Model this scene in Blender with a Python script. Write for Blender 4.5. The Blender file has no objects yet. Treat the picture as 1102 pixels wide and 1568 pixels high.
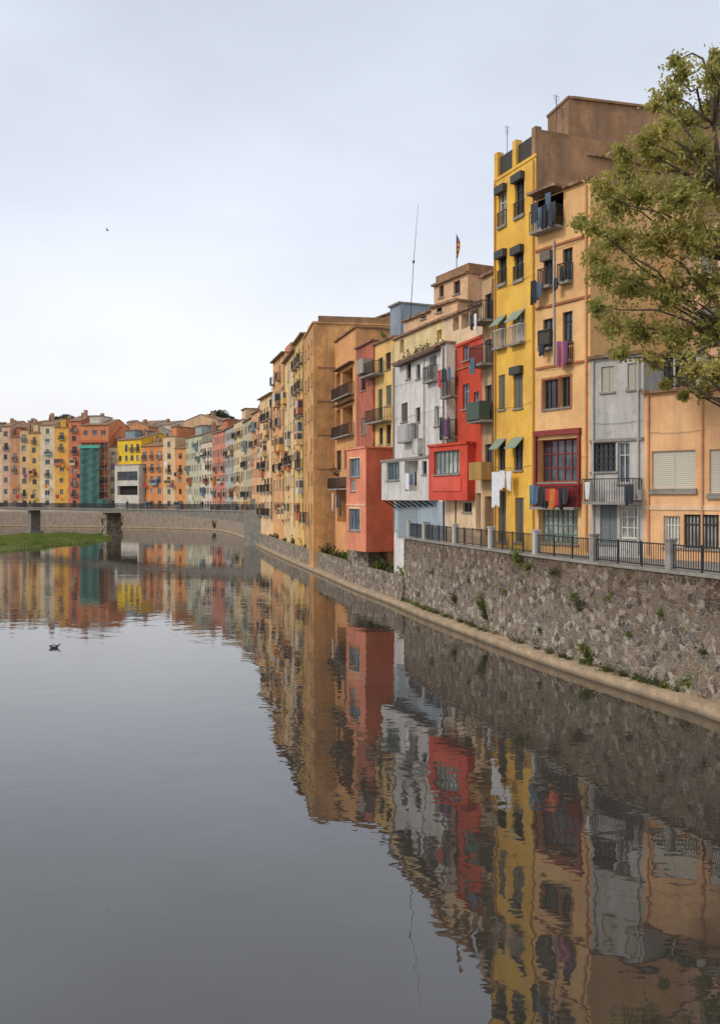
import bpy, bmesh, math, random
import numpy as np
from mathutils import Vector, Matrix
random.seed(7); np.random.seed(7)
sc = bpy.context.scene
# ---- site survey: bearings (photo px) and distances (m) -> metres on the ground
CAM_H=7.6; FO=1350.0; CX=551.0; HZ=762.0
def pt(px,d): return ((px-CX)/FO*d, d)
def zz(py,d): return CAM_H-(py-HZ)/FO*d
def interp(tab,px):
    ks=sorted(tab)
    if px<=ks[0]: return tab[ks[0]]
    for a,b in zip(ks,ks[1:]):
        if px<=b:
            f=(px-a)/(b-a); return 1/((1-f)/tab[a]+f/tab[b])
    return tab[ks[-1]]
FL={1300:34.8,1102:38.5,985:41,903:43,820:46,757:49.8,740:51,700:54.5,683:56,603:65.5,570:73,543:81,512:90,480:91,466:100,452:108,436:119,418:129,398:139}
def fl(px): return interp(FL,px)
# ---------------------------------------------------------------- materials
MATS={}
def mat_base(name):
    m=bpy.data.materials.new(name); m.use_nodes=True
    nt=m.node_tree; return m,nt,nt.nodes['Principled BSDF']
def N(nt,t,**k):
    n=nt.nodes.new(t)
    for a,b in k.items(): setattr(n,a,b)
    return n
def mixc(nt,fac,a,b,blend='MIX'):
    n=N(nt,'ShaderNodeMix',data_type='RGBA',blend_type=blend)
    for i,v in ((0,fac),(6,a),(7,b)):
        if isinstance(v,(int,float)): n.inputs[i].default_value=v
        elif isinstance(v,tuple): n.inputs[i].default_value=v if len(v)==4 else v+(1,)
        else: nt.links.new(v,n.inputs[i])
    return n.outputs[2]
def mapped(nt,scale=(1,1,1)):
    tc=N(nt,'ShaderNodeTexCoord'); mp=N(nt,'ShaderNodeMapping')
    nt.links.new(tc.outputs['Object'],mp.inputs['Vector']); mp.inputs['Scale'].default_value=scale
    return mp.outputs[0]
def noise(nt,vec,scale,detail=4,rough=.6):
    n=N(nt,'ShaderNodeTexNoise'); nt.links.new(vec,n.inputs['Vector'])
    n.inputs['Scale'].default_value=scale; n.inputs['Detail'].default_value=detail; n.inputs['Roughness'].default_value=rough
    return n.outputs['Fac']
def ramp(nt,fac,stops,interp='LINEAR'):
    r=N(nt,'ShaderNodeValToRGB'); nt.links.new(fac,r.inputs[0]); cr=r.color_ramp; cr.interpolation=interp
    while len(cr.elements)<len(stops): cr.elements.new(.5)
    for e,(p,c) in zip(cr.elements,stops):
        e.position=p; e.color=(c if isinstance(c,tuple) else (c,c,c))+(1,)
    return r.outputs[0]
def bump(nt,bs,h,strength,dist=.02):
    b=N(nt,'ShaderNodeBump'); b.inputs['Strength'].default_value=strength; b.inputs['Distance'].default_value=dist
    nt.links.new(h,b.inputs['Height']); nt.links.new(b.outputs[0],bs.inputs['Normal'])
def mul(nt,a,k):
    mm=N(nt,'ShaderNodeMath',operation='MULTIPLY'); nt.links.new(a,mm.inputs[0]); mm.inputs[1].default_value=k; return mm.outputs[0]
def plaster(col,dirt=.5):
    key=('pl',col,dirt)
    if key in MATS: return MATS[key]
    m,nt,bs=mat_base('plaster'); v=mapped(nt); vs=mapped(nt,(1.9,1.9,.16))
    a=ramp(nt,noise(nt,v,.5,5,.68),[(.36,0.),(.64,1.)])
    s=ramp(nt,noise(nt,vs,1.0,5,.72),[(.45,0.),(.68,1.)])
    sp=ramp(nt,noise(nt,v,2.1,5,.75),[(.55,0.),(.64,1.)])
    mean=sum(col)/3; sat=tuple(max(.01,min(.92,mean+(c-mean)*1.16)) for c in col)
    dk=tuple(c*.55+.005 for c in sat); lt=tuple(min(.93,c*1.1+.01) for c in sat)
    grey=tuple(.42*c+.58*(mean*.34) for c in sat)
    pale=tuple(min(.9,.7*c+.3*(mean*1.15)) for c in sat)
    c=mixc(nt,a,lt,dk if dirt>.7 else tuple(x*.78 for x in sat))
    c=mixc(nt,mul(nt,sp,min(.8,dirt*.8)),c,dk)
    sp2=ramp(nt,noise(nt,mapped(nt,(1.3,1.3,.9)),.9,5,.7),[(.56,0.),(.62,1.)])
    c=mixc(nt,mul(nt,sp2,min(.6,dirt*.6)),c,pale)
    c=mixc(nt,mul(nt,s,min(.9,dirt*1.15)),c,grey)
    nt.links.new(c,bs.inputs['Base Color']); bs.inputs['Roughness'].default_value=.92
    bump(nt,bs,noise(nt,v,6,5,.7),.45,.04)
    MATS[key]=m; return m
def paint(name,col,rough=.6,metal=0,var=.25):
    key=('pt',name,col)
    if key in MATS: return MATS[key]
    m,nt,bs=mat_base(name); v=mapped(nt)
    c=mixc(nt,noise(nt,v,3.5,3),tuple(x*(1-var) for x in col),tuple(min(1,x*(1+var)) for x in col))
    nt.links.new(c,bs.inputs['Base Color']); bs.inputs['Roughness'].default_value=rough; bs.inputs['Metallic'].default_value=metal
    MATS[key]=m; return m
def slat(col):
    key=('sl',col)
    if key in MATS: return MATS[key]
    m,nt,bs=mat_base('louvre'); tc=N(nt,'ShaderNodeTexCoord')
    w=N(nt,'ShaderNodeTexWave',bands_direction='Z'); nt.links.new(tc.outputs['Object'],w.inputs[0]); w.inputs['Scale'].default_value=3.4
    c=mixc(nt,w.outputs['Fac'],tuple(x*.65 for x in col),col); v=mapped(nt)
    c=mixc(nt,noise(nt,v,1.5),c,tuple(x*.7 for x in col))
    nt.links.new(c,bs.inputs['Base Color']); bs.inputs['Roughness'].default_value=.6
    bump(nt,bs,w.outputs['Fac'],.4,.02); MATS[key]=m; return m
def glassm(col,name='glass'):
    key=('gl',col)
    if key in MATS: return MATS[key]
    m,nt,bs=mat_base(name); v=mapped(nt)
    c=mixc(nt,ramp(nt,noise(nt,v,.9,3),[(.42,0.),(.6,1.)]),col,tuple(x*2.2+.01 for x in col))
    nt.links.new(c,bs.inputs['Base Color']); bs.inputs['Roughness'].default_value=.12; bs.inputs['IOR'].default_value=1.5
    bump(nt,bs,noise(nt,v,.8,2),.08,.05); MATS[key]=m; return m
G_DARK=glassm((.018,.022,.028)); G_BLUE=glassm((.045,.06,.075)); G_CURT=glassm((.22,.22,.2),'curtained_glass')
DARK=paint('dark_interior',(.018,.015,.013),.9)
IRON=paint('iron',(.02,.021,.024),.5)
FR_W=paint('white_frame',(.62,.6,.55)); FR_B=paint('brown_frame',(.10,.05,.03)); FR_D=paint('dark_frame',(.035,.03,.03)); FR_R=paint('red_frame',(.26,.035,.025)); FR_G=paint('green_frame',(.12,.2,.17))
PIPE=paint('pipe',(.22,.15,.1)); PIPE_W=paint('pipe_white',(.5,.47,.42))
ACW=paint('ac_white',(.6,.6,.58))
def tile():
    m,nt,bs=mat_base('roof_tiles'); v=mapped(nt)
    vo=N(nt,'ShaderNodeTexVoronoi'); nt.links.new(v,vo.inputs['Vector']); vo.inputs['Scale'].default_value=4
    r=ramp(nt,vo.outputs['Color'],[(.2,(.16,.075,.045)),(.5,(.3,.15,.085)),(.8,(.38,.24,.15))])
    c=mixc(nt,ramp(nt,noise(nt,v,.7),[(.45,0.),(.7,1.)]),r,(.17,.13,.09))
    nt.links.new(c,bs.inputs['Base Color']); bs.inputs['Roughness'].default_value=.9; bump(nt,bs,vo.outputs['Distance'],.7,.06)
    return m
TILE=tile()
def rubble():
    m,nt,bs=mat_base('rubble_masonry'); v0=mapped(nt,(1,1,1.15))
    def warp(vec,sc_,amt):
        nz=N(nt,'ShaderNodeTexNoise'); nt.links.new(vec,nz.inputs['Vector']); nz.inputs['Scale'].default_value=sc_; nz.inputs['Detail'].default_value=5; nz.inputs['Roughness'].default_value=.65
        sub=N(nt,'ShaderNodeVectorMath',operation='SCALE'); nt.links.new(nz.outputs['Color'],sub.inputs[0]); sub.inputs['Scale'].default_value=amt
        ad=N(nt,'ShaderNodeVectorMath',operation='ADD'); nt.links.new(vec,ad.inputs[0]); nt.links.new(sub.outputs[0],ad.inputs[1]); return ad.outputs[0]
    v=warp(v0,2.6,.55)
    def layer(scl,lo,hi):
        vo=N(nt,'ShaderNodeTexVoronoi'); nt.links.new(v,vo.inputs['Vector']); vo.inputs['Scale'].default_value=scl
        ve=N(nt,'ShaderNodeTexVoronoi',feature='DISTANCE_TO_EDGE'); nt.links.new(v,ve.inputs['Vector']); ve.inputs['Scale'].default_value=scl
        sep=N(nt,'ShaderNodeSeparateColor'); nt.links.new(vo.outputs['Color'],sep.inputs[0])
        md=N(nt,'ShaderNodeMath',operation='MULTIPLY_ADD'); nt.links.new(noise(nt,v0,3.0,3),md.inputs[0]); md.inputs[1].default_value=-.16; nt.links.new(ve.outputs[0],md.inputs[2])
        e=ramp(nt,N2(md.outputs[0]),[(lo,0.),(hi,1.)]); return sep,e
    def N2(x):
        a=N(nt,'ShaderNodeMath',operation='ADD'); nt.links.new(x,a.inputs[0]); a.inputs[1].default_value=.08; return a.outputs[0]
    stops=[(.0,(.085,.062,.05)),(.13,(.20,.14,.105)),(.3,(.33,.24,.17)),(.45,(.19,.165,.155)),(.56,(.48,.38,.28)),(.70,(.30,.27,.245)),(.82,(.70,.63,.52))]
    s1,e1=layer(3.0,.04,.10)
    st=ramp(nt,s1.outputs[0],stops,'CONSTANT')
    st=mixc(nt,ramp(nt,noise(nt,v0,8,5,.75),[(.40,0.),(.75,.65)]),st,(.55,.45,.34))
    mo=mixc(nt,noise(nt,v0,5,5,.75),(.38,.29,.20),(.78,.66,.50))
    c=mixc(nt,e1,mo,st)
    sh=ramp(nt,noise(nt,v0,11,4,.65),[(.34,.18),(.44,1.)])
    c=mixc(nt,.85,c,sh,'MULTIPLY')
    tc=N(nt,'ShaderNodeTexCoord'); sx=N(nt,'ShaderNodeSeparateXYZ'); nt.links.new(tc.outputs['Object'],sx.inputs[0])
    nn=noise(nt,mapped(nt,(1,1,.3)),.5,4); a=N(nt,'ShaderNodeMath',operation='MULTIPLY_ADD'); nt.links.new(nn,a.inputs[0]); a.inputs[1].default_value=4.5; nt.links.new(sx.outputs[2],a.inputs[2])
    mr=N(nt,'ShaderNodeMapRange'); nt.links.new(a.outputs[0],mr.inputs[0]); mr.inputs[1].default_value=4.4; mr.inputs[2].default_value=7.2; mr.inputs[3].default_value=0; mr.inputs[4].default_value=.8
    c=mixc(nt,mr.outputs[0],c,(.58,.47,.40),'MULTIPLY')
    moss=ramp(nt,noise(nt,mapped(nt,(1,1,.5)),.8,5,.7),[(.60,0.),(.70,.5)])
    c=mixc(nt,moss,c,(.14,.14,.06))
    nt.links.new(c,bs.inputs['Base Color']); bs.inputs['Roughness'].default_value=.95
    h=N(nt,'ShaderNodeMath',operation='MULTIPLY_ADD'); nt.links.new(noise(nt,v0,8,5,.75),h.inputs[0]); h.inputs[1].default_value=1.3; nt.links.new(e1,h.inputs[2])
    bump(nt,bs,h.outputs[0],1.0,.16); return m
RUB=rubble()
def concrete(col,wet=True):
    m,nt,bs=mat_base('concrete'); v=mapped(nt)
    c=mixc(nt,ramp(nt,noise(nt,v,1.2,5,.7),[(.35,0.),(.7,1.)]),col,tuple(x*.55 for x in col))
    c=mixc(nt,ramp(nt,noise(nt,v,5,4,.7),[(.56,0.),(.66,.5)]),c,tuple(x*.4 for x in col))
    if wet:
        tc=N(nt,'ShaderNodeTexCoord'); sx=N(nt,'ShaderNodeSeparateXYZ'); nt.links.new(tc.outputs['Object'],sx.inputs[0])
        mr=N(nt,'ShaderNodeMapRange'); nt.links.new(sx.outputs[2],mr.inputs[0]); mr.inputs[1].default_value=.02; mr.inputs[2].default_value=.22; mr.inputs[3].default_value=.75; mr.inputs[4].default_value=0
        c=mixc(nt,mr.outputs[0],c,(.05,.045,.03))
    nt.links.new(c,bs.inputs['Base Color']); bs.inputs['Roughness'].default_value=.9; bump(nt,bs,noise(nt,v,5,5,.7),.7,.06); return m
CONC=concrete((.56,.41,.26)); CONG=concrete((.36,.33,.29),False); PAVE=concrete((.36,.33,.29),False); SOIL=concrete((.14,.13,.07),False)
def leafm(c1,c2,c3):
    m,nt,bs=mat_base('leaves'); v=mapped(nt)
    g=N(nt,'ShaderNodeNewGeometry')
    c=mixc(nt,g.outputs['Random Per Island'],c1,c2)
    c=mixc(nt,ramp(nt,noise(nt,v,.6,3),[(.42,0.),(.60,1.)]),c,c3)
    nt.links.new(c,bs.inputs['Base Color']); bs.inputs['Roughness'].default_value=.6
    tr=N(nt,'ShaderNodeBsdfTranslucent'); nt.links.new(c,tr.inputs[0]); mx=N(nt,'ShaderNodeMixShader'); mx.inputs[0].default_value=.45
    nt.links.new(bs.outputs[0],mx.inputs[1]); nt.links.new(tr.outputs[0],mx.inputs[2]); nt.links.new(mx.outputs[0],nt.nodes['Material Output'].inputs[0]); return m
LEAF_T=leafm((.36,.35,.07),(.60,.50,.16),(.30,.29,.07)); LEAF_B=leafm((.05,.08,.02),(.14,.17,.04),(.08,.09,.03)); LEAF_G=leafm((.16,.22,.03),(.27,.31,.06),(.12,.17,.03))
BARK=paint('bark',(.10,.07,.05),.95,0,.4)
# ---------------------------------------------------------------- mesh helpers
def empty(name,parent=None):
    e=bpy.data.objects.new(name,None); sc.collection.objects.link(e); e.parent=parent; return e
def meshobj(name,V,Fc,mat,parent=None,smooth=False):
    me=bpy.data.meshes.new(name); me.from_pydata(V,[],Fc); me.update(); me.materials.append(mat)
    if smooth: me.polygons.foreach_set('use_smooth',[True]*len(me.polygons))
    o=bpy.data.objects.new(name,me); sc.collection.objects.link(o); o.parent=parent; return o
class Geo:
    def __init__(s,name): s.name=name; s.root=None; s.p={}
    def get(s,part,mat):
        k=(part,mat.name)
        if k not in s.p: s.p[k]=([],[],mat)
        return s.p[k]
    def face(s,part,mat,pts):
        V,Fc,_=s.get(part,mat); n=len(V); V.extend(pts); Fc.append(tuple(range(n,n+len(pts))))
    def hexa(s,part,mat,c):
        V,Fc,_=s.get(part,mat); n=len(V); V.extend(c)
        for f in ((0,3,2,1),(4,5,6,7),(0,1,5,4),(1,2,6,5),(2,3,7,6),(3,0,4,7)): Fc.append(tuple(n+i for i in f))
    def tube(s,part,mat,pts,rad,sides=6):
        V,Fc,_=s.get(part,mat); base=len(V); m=len(pts)
        for i,p in enumerate(pts):
            a=Vector(pts[max(0,i-1)]); b=Vector(pts[min(m-1,i+1)]); d=(b-a).normalized()
            u=d.orthogonal().normalized(); w=d.cross(u); r=rad[i] if isinstance(rad,(list,tuple)) else rad
            for k in range(sides):
                an=2*math.pi*k/sides; V.append(tuple(Vector(p)+u*(r*math.cos(an))+w*(r*math.sin(an))))
        for i in range(m-1):
            for k in range(sides):
                k2=(k+1)%sides; Fc.append((base+i*sides+k,base+i*sides+k2,base+(i+1)*sides+k2,base+(i+1)*sides+k))
    def build(s,smooth=False):
        s.root=empty(s.name)
        for (part,_),(V,Fc,mat) in s.p.items(): meshobj(part,V,Fc,mat,s.root,smooth)
        return s.root
    def build_single(s,smooth=False):
        V=[];Fc=[];mi=[];mats=[]
        for (part,_),(v,f,mat) in s.p.items():
            n=len(V); V+=v; Fc+=[tuple(i+n for i in q) for q in f]; mi+=[len(mats)]*len(f); mats.append(mat)
        me=bpy.data.meshes.new(s.name); me.from_pydata(V,[],Fc); me.update()
        for m in mats: me.materials.append(m)
        me.polygons.foreach_set('material_index',mi)
        o=bpy.data.objects.new(s.name,me); sc.collection.objects.link(o); return o
class Frame:
    def __init__(s,L,R):
        s.O=Vector(L); r=Vector(R); s.W=(r-s.O).length; s.t=(r-s.O)/s.W; s.n=Vector((s.t.y,-s.t.x))  # outward (to the river)
    def P(s,u,n,z):
        q=s.O+s.t*u+s.n*n; return (q.x,q.y,z)
    def U(s,px):
        b=(px-CX)/FO; return (b*s.O.y-s.O.x)/(s.t.x-b*s.t.y)
    def D(s,px): return s.O.y+s.t.y*s.U(px)
    def Z(s,px,py): return zz(py,s.D(px))
class House(Geo):
    def box(s,part,mat,f,u0,u1,n0,n1,z0,z1):
        s.hexa(part,mat,[f.P(u0,n0,z0),f.P(u1,n0,z0),f.P(u1,n1,z0),f.P(u0,n1,z0),f.P(u0,n0,z1),f.P(u1,n0,z1),f.P(u1,n1,z1),f.P(u0,n1,z1)])
    def block(s,L,R,z0,z1,back,wall,ops=(),roof='flat',cor=None,auto=None,part='walls',bottom=False,cw=.22,side=True,scor=None):
        f=Frame(pt(*L),pt(*R)); W=f.W; O=[]
        for o in ops:
            o=dict(o)
            if 'px' in o:
                a,b,yt,yb=o['px']; c=(a+b)/2; o['u0'],o['u1']=f.U(a),f.U(b); o['z0'],o['z1']=f.Z(c,yb),f.Z(c,yt)
            o['u0']=max(.06,o['u0']); o['u1']=min(W-.06,o['u1']); o['z0']=max(z0+.05,o['z0']); o['z1']=min(z1-.08,o['z1'])
            if o['u1']-o['u0']>.15 and o['z1']-o['z0']>.2: O.append(o)
        if auto: O+=autowin(W,z0,z1,**auto)
        us=sorted({0.,W}|{o['u0'] for o in O}|{o['u1'] for o in O}); zs=sorted({z0,z1}|{o['z0'] for o in O}|{o['z1'] for o in O})
        for i in range(len(us)-1):
            for j in range(len(zs)-1):
                cu=(us[i]+us[i+1])/2; cz=(zs[j]+zs[j+1])/2
                if us[i+1]-us[i]<1e-4 or zs[j+1]-zs[j]<1e-4: continue
                if any(o['u0']<cu<o['u1'] and o['z0']<cz<o['z1'] for o in O): continue
                s.face(part,wall,[f.P(us[i],0,zs[j]),f.P(us[i+1],0,zs[j]),f.P(us[i+1],0,zs[j+1]),f.P(us[i],0,zs[j+1])])
        s.face(part,wall,[f.P(W,0,z0),f.P(W,-back,z0),f.P(W,-back,z1),f.P(W,0,z1)])
        s.face(part,wall,[f.P(0,0,z0),f.P(0,0,z1),f.P(0,-back,z1),f.P(0,-back,z0)])
        s.face(part,wall,[f.P(0,-back,z0),f.P(0,-back,z1),f.P(W,-back,z1),f.P(W,-back,z0)])
        if bottom: s.face(part,wall,[f.P(0,0,z0),f.P(0,-back,z0),f.P(W,-back,z0),f.P(W,0,z0)])
        for o in O: s.opening(f,o,wall,part)
        if roof=='flat':
            s.face('roof',PAVE,[f.P(0,0,z1),f.P(W,0,z1),f.P(W,-back,z1),f.P(0,-back,z1)])
            s.box('cornice',cor or TILE,f,-.04,W+.04,-.2,cw,z1+.003,z1+.16)
            if side: s.box('cornice',scor or cor or TILE,f,W-.2,W+.12,-back,-.2-.003,z1+.003,z1+.14)
        elif roof=='tile':
            h=back*.5*.3; e=.35
            for (na,nb,za,zb) in ((e,-back/2,z1-.05,z1+h),(-back/2,-back-e,z1+h,z1-.05)):
                s.hexa('roof',TILE,[f.P(-.1,na,za),f.P(W+.1,na,za),f.P(W+.1,nb,zb),f.P(-.1,nb,zb),f.P(-.1,na,za+.18),f.P(W+.1,na,za+.18),f.P(W+.1,nb,zb+.18),f.P(-.1,nb,zb+.18)])
            for u in (0,W): s.face(part,wall,[f.P(u,0,z1),f.P(u,-back/2,z1+h-.02),f.P(u,-back,z1)])
        return f
    def opening(s,f,o,wall,part):
        u0,u1,z0,z1=o['u0'],o['u1'],o['z0'],o['z1']; k=o.get('k','w'); r=o.get('r',{'d':1.1,'s':.08}.get(k,.2))
        P=f.P; rm=o.get('inner',wall)
        s.face(part,rm,[P(u0,0,z0),P(u0,0,z1),P(u0,-r,z1),P(u0,-r,z0)]); s.face(part,rm,[P(u1,0,z0),P(u1,-r,z0),P(u1,-r,z1),P(u1,0,z1)])
        s.face(part,rm,[P(u0,0,z1),P(u1,0,z1),P(u1,-r,z1),P(u0,-r,z1)]); s.face(part,rm,[P(u0,0,z0),P(u0,-r,z0),P(u1,-r,z0),P(u1,0,z0)])
        q=[P(u0,-r,z0),P(u1,-r,z0),P(u1,-r,z1),P(u0,-r,z1)]; W=u1-u0; H=z1-z0; fm=o.get('fm',FR_D)
        if k=='s':
            s.face('shutters',slat(o.get('sh',(.25,.24,.2))),q); fm=o.get('fm',paint('shutter_edge',tuple(c*.8 for c in o.get('sh',(.25,.24,.2)))))
            s.box('frames',fm,f,(u0+u1)/2-.025,(u0+u1)/2+.025,-r+.002,-r+.03,z0,z1)
        elif k=='d':
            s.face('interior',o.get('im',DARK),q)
        else:
            s.face('glass',o.get('gl',G_DARK),q)
            w=min(.07,W*.09); a=-r+.004; b=-r+.06
            s.box('frames',fm,f,u0,u0+w,a,b,z0,z1); s.box('frames',fm,f,u1-w,u1,a,b,z0,z1)
            s.box('frames',fm,f,u0+w,u1-w,a,b,z0,z0+w); s.box('frames',fm,f,u0+w,u1-w,a,b,z1-w,z1)
            nx,nz=o.get('grid',(2,2 if H>1.5 else 1))
            for i in range(1,nx):
                c=u0+W*i/nx; s.box('frames',fm,f,c-w*.45,c+w*.45,a,b-.004,z0+w,z1-w)
            for i in range(1,nz):
                c=z0+H*i/nz if nz>2 else z0+H*.7; s.box('frames',fm,f,u0+w,u1-w,a,b-.009,c-w*.4,c+w*.4)
        if k=='h':
            fr=o.get('cover',.42); s.box('roller_blind',slat(o.get('sh',(.3,.28,.24))),f,u0+.01,u1-.01,-r+.065,-r+.1,z1-H*fr,z1-.005)
        if o.get('open'):
            w=W*.46
            for a,b in ((u0-w,u0-.01),(u1+.01,u1+w)): s.box('shutters',slat(o['open']),f,a,b,.02,.07,z0,z1)
        if o.get('sur'):
            m=o['sur']; w=.11
            s.box('surround',m,f,u0-w,u0-.003,-.01,.03,z0-.003,z1+w); s.box('surround',m,f,u1+.003,u1+w,-.01,.03,z0-.003,z1+w); s.box('surround',m,f,u0,u1,-.01,.028,z1+.003,z1+w)
        if k!='d' and not o.get('bal'): s.box('sills',o.get('sill',CONG),f,u0-.07,u1+.07,.003,.1,z0-.09,z0-.004)
        if o.get('bal'): s.balcony(f,u0-.25,u1+.25,z0-.02,o.get('bd',.6),o.get('bm',IRON))
        if o.get('awn'):
            m=o['awn']; d=.55; h=min(.6,H*.35)
            s.hexa('awning',m,[P(u0-.1,.02,z1-.06),P(u1+.1,.02,z1-.06),P(u1+.1,d,z1-h),P(u0-.1,d,z1-h),P(u0-.1,.02,z1+.02),P(u1+.1,.02,z1+.02),P(u1+.1,d,z1-h+.05),P(u0-.1,d,z1-h+.05)])
        if o.get('boxm'): s.box('blind_box',o['boxm'],f,u0-.06,u1+.06,.005,.28,z1-.12,z1+.3)
    def balcony(s,f,u0,u1,z,d=.6,m=IRON,h=1.0,slab=None):
        s.box('balcony_slab',slab or CONG,f,u0,u1,.004,d,z-.14,z-.004)
        n=max(2,int((u1-u0)/.13))
        for i in range(n+1):
            u=u0+.02+(u1-u0-.04)*i/n; s.box('balcony_rail',m,f,u-.011,u+.011,d-.05,d-.028,z,z+h-.002)
        for v in range(int(d/.14)+1):
            for u in (u0+.02,u1-.02): s.box('balcony_rail',m,f,u-.011,u+.011,.02+v*.14,.042+v*.14,z,z+h-.002)
        s.box('balcony_rail',m,f,u0,u1,d-.06,d-.015,z+h,z+h+.045)
        for u in (u0,u1-.04): s.box('balcony_rail',m,f,u,u+.04,0.01,d-.061,z+h+.002,z+h+.043)
    def cloth(s,f,u,n,z,w,h,m,part='laundry'):
        V,Fc,_=s.get(part,m); b=len(V); nu,nz=8,7; ph=random.random()*6
        for j in range(nz+1):
            for i in range(nu+1):
                a=i/nu; v=j/nz
                V.append(f.P(u+w*(.5+(a-.5)*(1-.12*v)),n+.05*v*math.sin(a*9+ph)+.02*math.sin(a*17+ph),z-h*v*(1+.06*math.sin(a*5+ph))-.04*math.sin(a*math.pi*2)**2))
        for j in range(nz):
            for i in range(nu):
                k=b+j*(nu+1)+i; Fc.append((k,k+1,k+nu+2,k+nu+1))
    def pipe(s,f,u,z0,z1,m=PIPE): s.tube('downpipe',m,[f.P(u,.09,z0),f.P(u,.09,z1)],.05)
    def cable(s,f,u0,u1,z):
        s.tube('cable',IRON,[f.P(u0+(u1-u0)*k/8,.04,z-.09*math.sin(math.pi*k/8)+.02*(k%2)) for k in range(9)],.009,3)
    def aerial(s,x,y,z,h):
        s.tube('aerial',IRON,[(x,y,z),(x,y,z+h)],.02,4)
        for k in range(4):
            zz_=z+h-.1-k*.13; s.tube('aerial',IRON,[(x-.2+.03*k,y-.1,zz_),(x+.2-.03*k,y+.1,zz_)],.01,4)
def autowin(W,z0,z1,floor=3.0,col=2.3,seed=0,base=4.6,cols=None,shc=((.25,.24,.2),(.1,.16,.15),(.3,.15,.08)),frames=None,bal=.35,ww=.95):
    r=random.Random(seed); O=[]; n=cols or max(1,int(W/col)); nf=int((z1-.5-max(z0,base))/floor); b0=max(z0,base)
    if nf<1: return O
    floor=(z1-.4-b0)/nf; kinds=['w','w','h','s','w']
    sc_=r.choice(shc); fm=r.choice(frames or [FR_W,FR_B,FR_D]); opn=r.random()<.25
    for j in range(nf):
        tall=r.random()<.4
        for i in range(n):
            if r.random()<.07: continue
            c=W*(i+.5)/n+r.uniform(-.12,.12); w=min(ww,W/n*.6)*r.uniform(.75,1.15); zb=b0+j*floor+(.35 if tall else .95); zt=b0+j*floor+2.35
            o=dict(u0=c-w/2,u1=c+w/2,z0=zb,z1=zt,k=r.choice(kinds),sh=sc_,fm=fm,gl=r.choice([G_DARK,G_DARK,G_DARK,G_BLUE,G_CURT]))
            if tall and r.random()<bal+.3: o['bal']=1
            elif opn and W/n>w*2.1 and o['k']=='w': o['open']=sc_
            O.append(o)
    return O
def w(a,b,c,d,k='w',**kw): return dict(px=(a,b,c,d),k=k,**kw)
# ================================================================= NEAR HOUSES
# --- yellow house
YEL=plaster((.90,.50,.13),.28); BRN=plaster((.38,.22,.12),.8)
h=House('yellow_apartment_house'); GY=(.17,.165,.13)
awg=paint('awning_green',(.24,.30,.22)); awd=paint('awning_dark',(.05,.05,.045))
ops=[w(763,775,293,345,'w',fm=FR_W,gl=G_BLUE,boxm=awd,bal=0),w(788,802,275,330,'w',gl=G_BLUE,fm=FR_D,boxm=awd),
 w(763,775,392,434,'w',gl=G_BLUE,boxm=awd,grid=(2,1)),w(787,801,386,428,'w',gl=G_BLUE,boxm=awd,grid=(2,1)),
 w(762,774,484,531,'w',gl=G_CURT,fm=FR_W,awn=awg),w(786,802,476,524,'w',gl=G_CURT,fm=FR_W,awn=awg),
 w(763,773,574,627,'s',sh=GY),w(786,800,570,625,'s',sh=GY,boxm=awd),
 w(762,773,672,722,'w',gl=G_BLUE,awn=awg),w(786,800,670,720,'w',gl=G_BLUE,awn=awg),
 w(762,774,752,830,'s',sh=(.12,.10,.08)),w(788,801,762,830,'s',sh=(.13,.12,.1))]
f=h.block((757,49.8),(820,46),0,25.4,11,YEL,ops,cor=YEL,cw=.05,side=False)
for a in (0,f.W*.5-.17,f.W-.36): h.box('parapet_post',BRN if a>3 else YEL,f,a,a+.36,-.35,.03,25.4,27.0)
for a,b in ((.38,f.W*.5-.19),(f.W*.5+.21,f.W-.38)): h.box('parapet_screen',slat((.06,.05,.04)),f,a,b,-.2,-.12,25.58,26.7)
h.box('party_wall',BRN,f,f.W-.3,f.W+.02,-11,-.36,25.4,26.85)
h.box('party_wall_face',BRN,f,f.W+.003,f.W+.05,-11,-.02,22.5,26.83)
for z in (24.3,25.9): h.box('party_ledge',TILE,f,f.W+.05,f.W+.2,-11,-3.2,z,z+.12)
h.pipe(f,f.W-.15,5,25.3,paint('pipe_y',(.6,.33,.08))); h.pipe(f,.12,5,25.3,paint('pipe_y',(.6,.33,.08)))
fa=h.block((838,52),(870,49.5),24,30.0,13,BRN,cor=BRN,cw=.06,part='attic')
h.box('attic_ledge',TILE,fa,fa.W+.05,fa.W+.25,-13,-.5,27.4,27.55); h.box('attic_chimney',BRN,fa,.3,.9,-2,-1.2,30.1,31.0)
WHT=paint('cloth_white',(.72,.73,.75)); 
for u,wd,hh,py in ((.55,.75,1.9,722),(1.35,.5,1.0,720),(1.95,.6,1.0,722)): h.cloth(f,u,.5,f.Z(775,py),wd,hh,WHT)
h.tube('washing_line',IRON,[f.P(.3,.5,f.Z(775,721)),f.P(3.2,.5,f.Z(775,721))],.01,4)
h.balcony(f,f.U(784),f.U(804),f.Z(795,524)-.02,.35,FR_W,.9); h.balcony(f,f.U(761),f.U(776),f.Z(768,531)-.02,.35,FR_W,.9)
for a in ((763,775,345),(788,802,330),(763,775,434),(787,801,428)): h.balcony(f,f.U(a[0])-.04,f.U(a[1])+.04,f.Z((a[0]+a[1])/2,a[2])-.03,.12,IRON,.75)
for z in (9.3,12.6,15.9,19.3): h.cable(f,.1,f.W-.1,z)
h.aerial(*f.P(.5,-.5,25.5),3.0); h.aerial(*f.P(f.W+.1,-1.2,26.8),2.0); h.aerial(*f.P(f.W+.1,-1.6,26.8),1.4)
h.build()
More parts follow.
